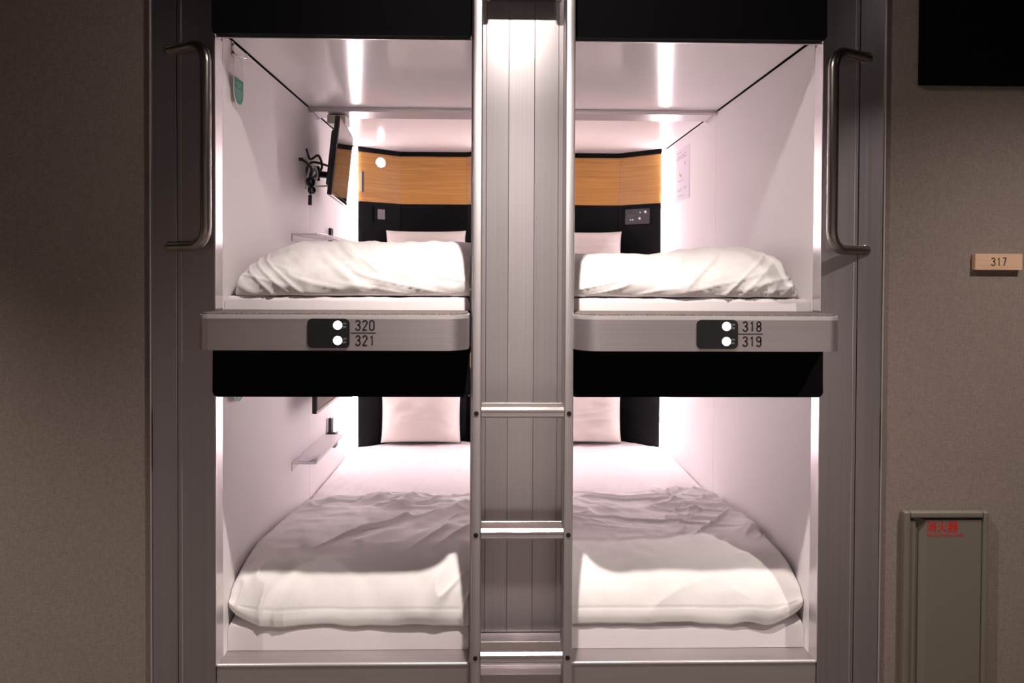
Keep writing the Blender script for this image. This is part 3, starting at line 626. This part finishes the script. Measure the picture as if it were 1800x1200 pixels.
# ------------------------------------------------------------------ small things in the left capsules
def wall_shelf(z, lab):
    t = thing('wall_shelf', lab, 'shelf', (-.92, 1.06, z), 'small shelves on the left walls')
    obj('board', box(bm_new(), -.9815, -.872, .795, 1.335, z-.004, z, .0012), 'clear', t)
    obj('wall_flange', box(bm_new(), -.9815, -.9775, .795, 1.335, z-.034, z-.0045, .001, 1), 'clear', t)
    obj('front_lip', box(bm_new(), -.8745, -.872, .795, 1.335, z+.0002, z+.006, .0006, 1), 'clear', t)
wall_shelf(.678, 'small white shelf on the lower left wall, beneath the television')
wall_shelf(1.690, 'small white shelf just above the upper left duvet')
o = obj('folded_leaflet', prism(bm_new(), [(-.962, .6782), (-.915, .6782), (-.888, .6885), (-.889, .6900), (-.916, .6798), (-.962, .6798)], 'Y', .82, .90), 'paper'); tag(o, 'folded white leaflet on the lower small shelf', 'leaflet')
def holder(z, lab1, lab2):
    t = thing('remote_holder', lab1, 'holder', (-.945, 1.43, z), 'remote holders')
    x0, x1, y0, y1 = -.9816, -.932, 1.40, 1.452
    for a in ((x0, x0+.003, y0, y1), (x1-.003, x1, y0, y1)): obj('side', box(bm_new(), *a, z, z+.075), 'grey', t)
    for a in ((x0+.003, x1-.003, y0, y0+.003), (x0+.003, x1-.003, y1-.003, y1)): obj('side', box(bm_new(), *a, z, z+.07), 'grey', t)
    obj('bottom', box(bm_new(), x0+.003, x1-.003, y0+.003, y1-.003, z, z+.003), 'grey', t)
    o = obj('remote_control', box(bm_new(), x0+.009, x0+.027, y0+.006, y1-.006, z+.0032, z+.155, .004), 'black'); tag(o, lab2, 'remote')
    for k in range(4): obj('key', disc(bm_new(), (x0+.0268, (y0+y1)/2, z+.085+k*.017), (1, 0, 0), .0045, .0015, 12), 'dark_grey', o)
holder(.592, 'grey remote holder beside the light strip, lower left capsule', 'black remote control standing in the lower left holder')
holder(1.600, 'grey remote holder mostly hidden by the upper left duvet', 'black remote control tip showing above the upper left duvet')

def hanger(y, zb, lab_h, lab_t, x=-.982, squash=1.):
    k = thing('coat_hook', lab_h, 'hook', (x, y, zb+.19*squash), 'hooks on the left walls')
    obj('plate', box(bm_new(), x+.0002, x+.004, y-.03, y-.012, zb+.165, zb+.215, .001), 'steel', k)
    for z in (.177, .203): obj('screw', disc(bm_new(), (x+.0038, y-.021, zb+z), (1, 0, 0), .004, .0025, 12), 'dark_grey', k)
    obj('peg', tube(bm_new(), smooth_path([(x+.004, y-.021, zb+.185), (x+.014, y-.018, zb+.170), (x+.024, y+.004, zb+.168), (x+.03, y+.03, zb+.176), (x+.03, y+.036, zb+.188)]), .0035, 10), 'chrome', k, True)
    # door hanger: a loop above a shield-shaped card
    t = thing('door_hanger', lab_t, 'tag', (x+.016, y, zb), 'green door hangers'); y0, y1 = y-.045, y+.045
    def card(yy0, yy1, z0_, ztop, n=14):
        r = (yy1-yy0)/2; c = (yy0+yy1)/2
        return [(c-r*math.cos(math.pi*i/n), z0_+r*1.05-r*1.05*math.sin(math.pi*i/n)) for i in range(n+1)]+[(yy1, ztop), (yy0, ztop)]
    bm = bm_new(); prism(bm, card(y0, y1, zb, zb+.1), 'X', x+.014, x+.0155)
    c0 = obj('card', bm, 'white_plastic', t)
    bm = bm_new(); n = 26; A = []
    for i in range(n+1):
        th = math.pi*i/n; A.append(((y-.045*math.cos(th), zb+.1+.082*math.sin(th)), (y-.030*math.cos(th), zb+.1+.066*math.sin(th))))
    prism(bm, [p[0] for p in A]+[p[1] for p in A[::-1]], 'X', x+.014, x+.0155); obj('loop', bm, 'white_plastic', t)
    bm = bm_new(); prism(bm, card(y0+.005, y1-.005, zb+.005, zb+.092), 'X', x+.0156, x+.0161); g = obj('green_print', bm, 'green', c0)
    for i, (a, b_, z) in enumerate(((-.022, .022, .076), (-.012, .012, .066), (-.034, .034, .053), (-.034, .030, .046), (-.034, .026, .039), (-.026, .022, .031), (-.018, .018, .023))):
        obj('print_line', box(bm_new(), x+.0161, x+.0164, y+a, y+b_, zb+z-.001, zb+z+.0012), 'dim_print', g)
    if squash != 1.:
        for o in [c for r in (k, t) for c in r.children_recursive]:
            for v in o.data.vertices: v.co.z = zb+(v.co.z-zb)*squash
hanger(.150, 2.090, 'small steel hook on the upper left wall', 'green and white door hanger on the upper left wall')
hanger(.150, 1.070, 'small steel hook hidden above the lower left header', 'green and white door hanger peeping below the lower left header', squash=.77)

t = thing('detector', 'small off-white detector box under the upper left cross beam', 'detector', (-.84, 1.15, 2.26))
obj('body', box(bm_new(), -.905, -.815, 1.11, 1.20, 2.242, 2.2835, .004), 'off_white', t)
bm = bm_new(); bmesh.ops.create_uvsphere(bm, u_segments=20, v_segments=12, radius=.020)
for v in bm.verts: v.co = Vector((-.855, 1.135, 2.240))+Vector((v.co.x, v.co.y, v.co.z*.8))
obj('dome', bm, 'chrome', t, True)

t = thing('wall_notice', 'pale paper notice on the wall of the upper right capsule', 'notice', (.9815, 1.69, 1.95))
X0 = .9816
obj('sheet', box(bm_new(), X0-.0012, X0, 1.545, 1.835, 2.035, 2.245), 'paper', t); lo = obj('sheet', box(bm_new(), X0-.0012, X0, 1.545, 1.835, 1.945, 2.032), 'paper', t)
for y0, y1, z, mm in ((1.70, 1.80, 2.225, 'pale_ink'), (1.60, 1.81, 2.205, 'pale_ink'), (1.63, 1.81, 2.196, 'pale_ink'), (1.60, 1.81, 2.187, 'pale_ink'),
                      (1.66, 1.78, 2.060, 'pale_ink'), (1.60, 1.66, 2.016, 'pale_ink'), (1.70, 1.73, 2.013, 'pale_ink'), (1.75, 1.79, 2.013, 'pale_ink'), (1.60, 1.65, 2.006, 'pale_ink'), (1.70, 1.79, 2.004, 'pale_ink'), (1.66, 1.79, 1.972, 'pale_ink')):
    obj('print_line', box(bm_new(), X0-.0017, X0-.0011, y0, y1, z-.0018, z+.0018), mm, lo if z < 2.033 else t)
obj('print_mark', disc(bm_new(), (X0-.0011, 1.63, 2.150), (-1, 0, 0), .011, .0006, 14), 'tan_ink', t)
for y, z, r in ((1.74, 2.10, .009), (1.72, 2.088, .011), (1.70, 2.085, .007)): obj('print_mark', disc(bm_new(), (X0-.0011, y, z), (-1, 0, 0), r, .0006, 14), 'tan_ink', t)

# ------------------------------------------------------------------ things on the right wall
t = thing('number_plate', 'pale wooden number plate reading 317 on the brown wall', 'sign', (1.566, .004, 1.538))
obj('plate', box(bm_new(), 1.490, 1.648, -.014, .0035, 1.538, 1.591, .0015), 'plate_wood', t)
numerals('number', '317', .0250, (1.5445, -.0143, 1.5525), 'brown_ink', t, .74, .15)
o = obj('black_panel', box(bm_new(), 1.302, 2.20, -.012, .0035, 2.143, CEIL-.003, .001), 'black_flat'); tag(o, 'plain matt black panel high on the right wall', 'panel')

t = thing('extinguisher_cabinet', 'grey-beige fire extinguisher cabinet with red lettering', 'cabinet', (1.405, 0, .05))
xa, xb, za, zb = 1.263, 1.545, .05, .744; fy = -.022
for a in ((xa, xa+.021, za, zb), (xb-.019, xb, za, zb), (xa+.0212, xb-.0192, zb-.022, zb), (xa+.0212, xb-.0192, za, za+.022)):
    obj('frame_bar', box(bm_new(), a[0], a[1], fy, .0035, a[2], a[3], .006, 3), 'paint', t)
obj('back_plate', box(bm_new(), xa+.01, xb-.01, -.0005, .0034, za+.01, zb-.01), 'paint', t)
obj('hinge_strip', box(bm_new(), xa+.0225, xa+.042, -.013, -.001, za+.023, zb-.030, .001), 'paint', t)
dr = obj('door', prism(bm_new(), [(xa+.056, -.001), (xa+.056, -.0015), (xa+.076, -.015), (xb-.0215, -.015), (xb-.0215, -.001)], 'Z', za+.024, zb-.028), 'paint', t)
text('lettering', '\u6d88\u706b\u5668', .0385, (1.3395, -.0153, .6785), (1, 0, 0), (0, 0, 1), 'red', dr, .92, .0002, .0007)
text('lettering', 'FIRE EXTINGUISHER', .0148, (1.3390, -.0153, .6590), (1, 0, 0), (0, 0, 1), 'red', dr, .95, .0002)
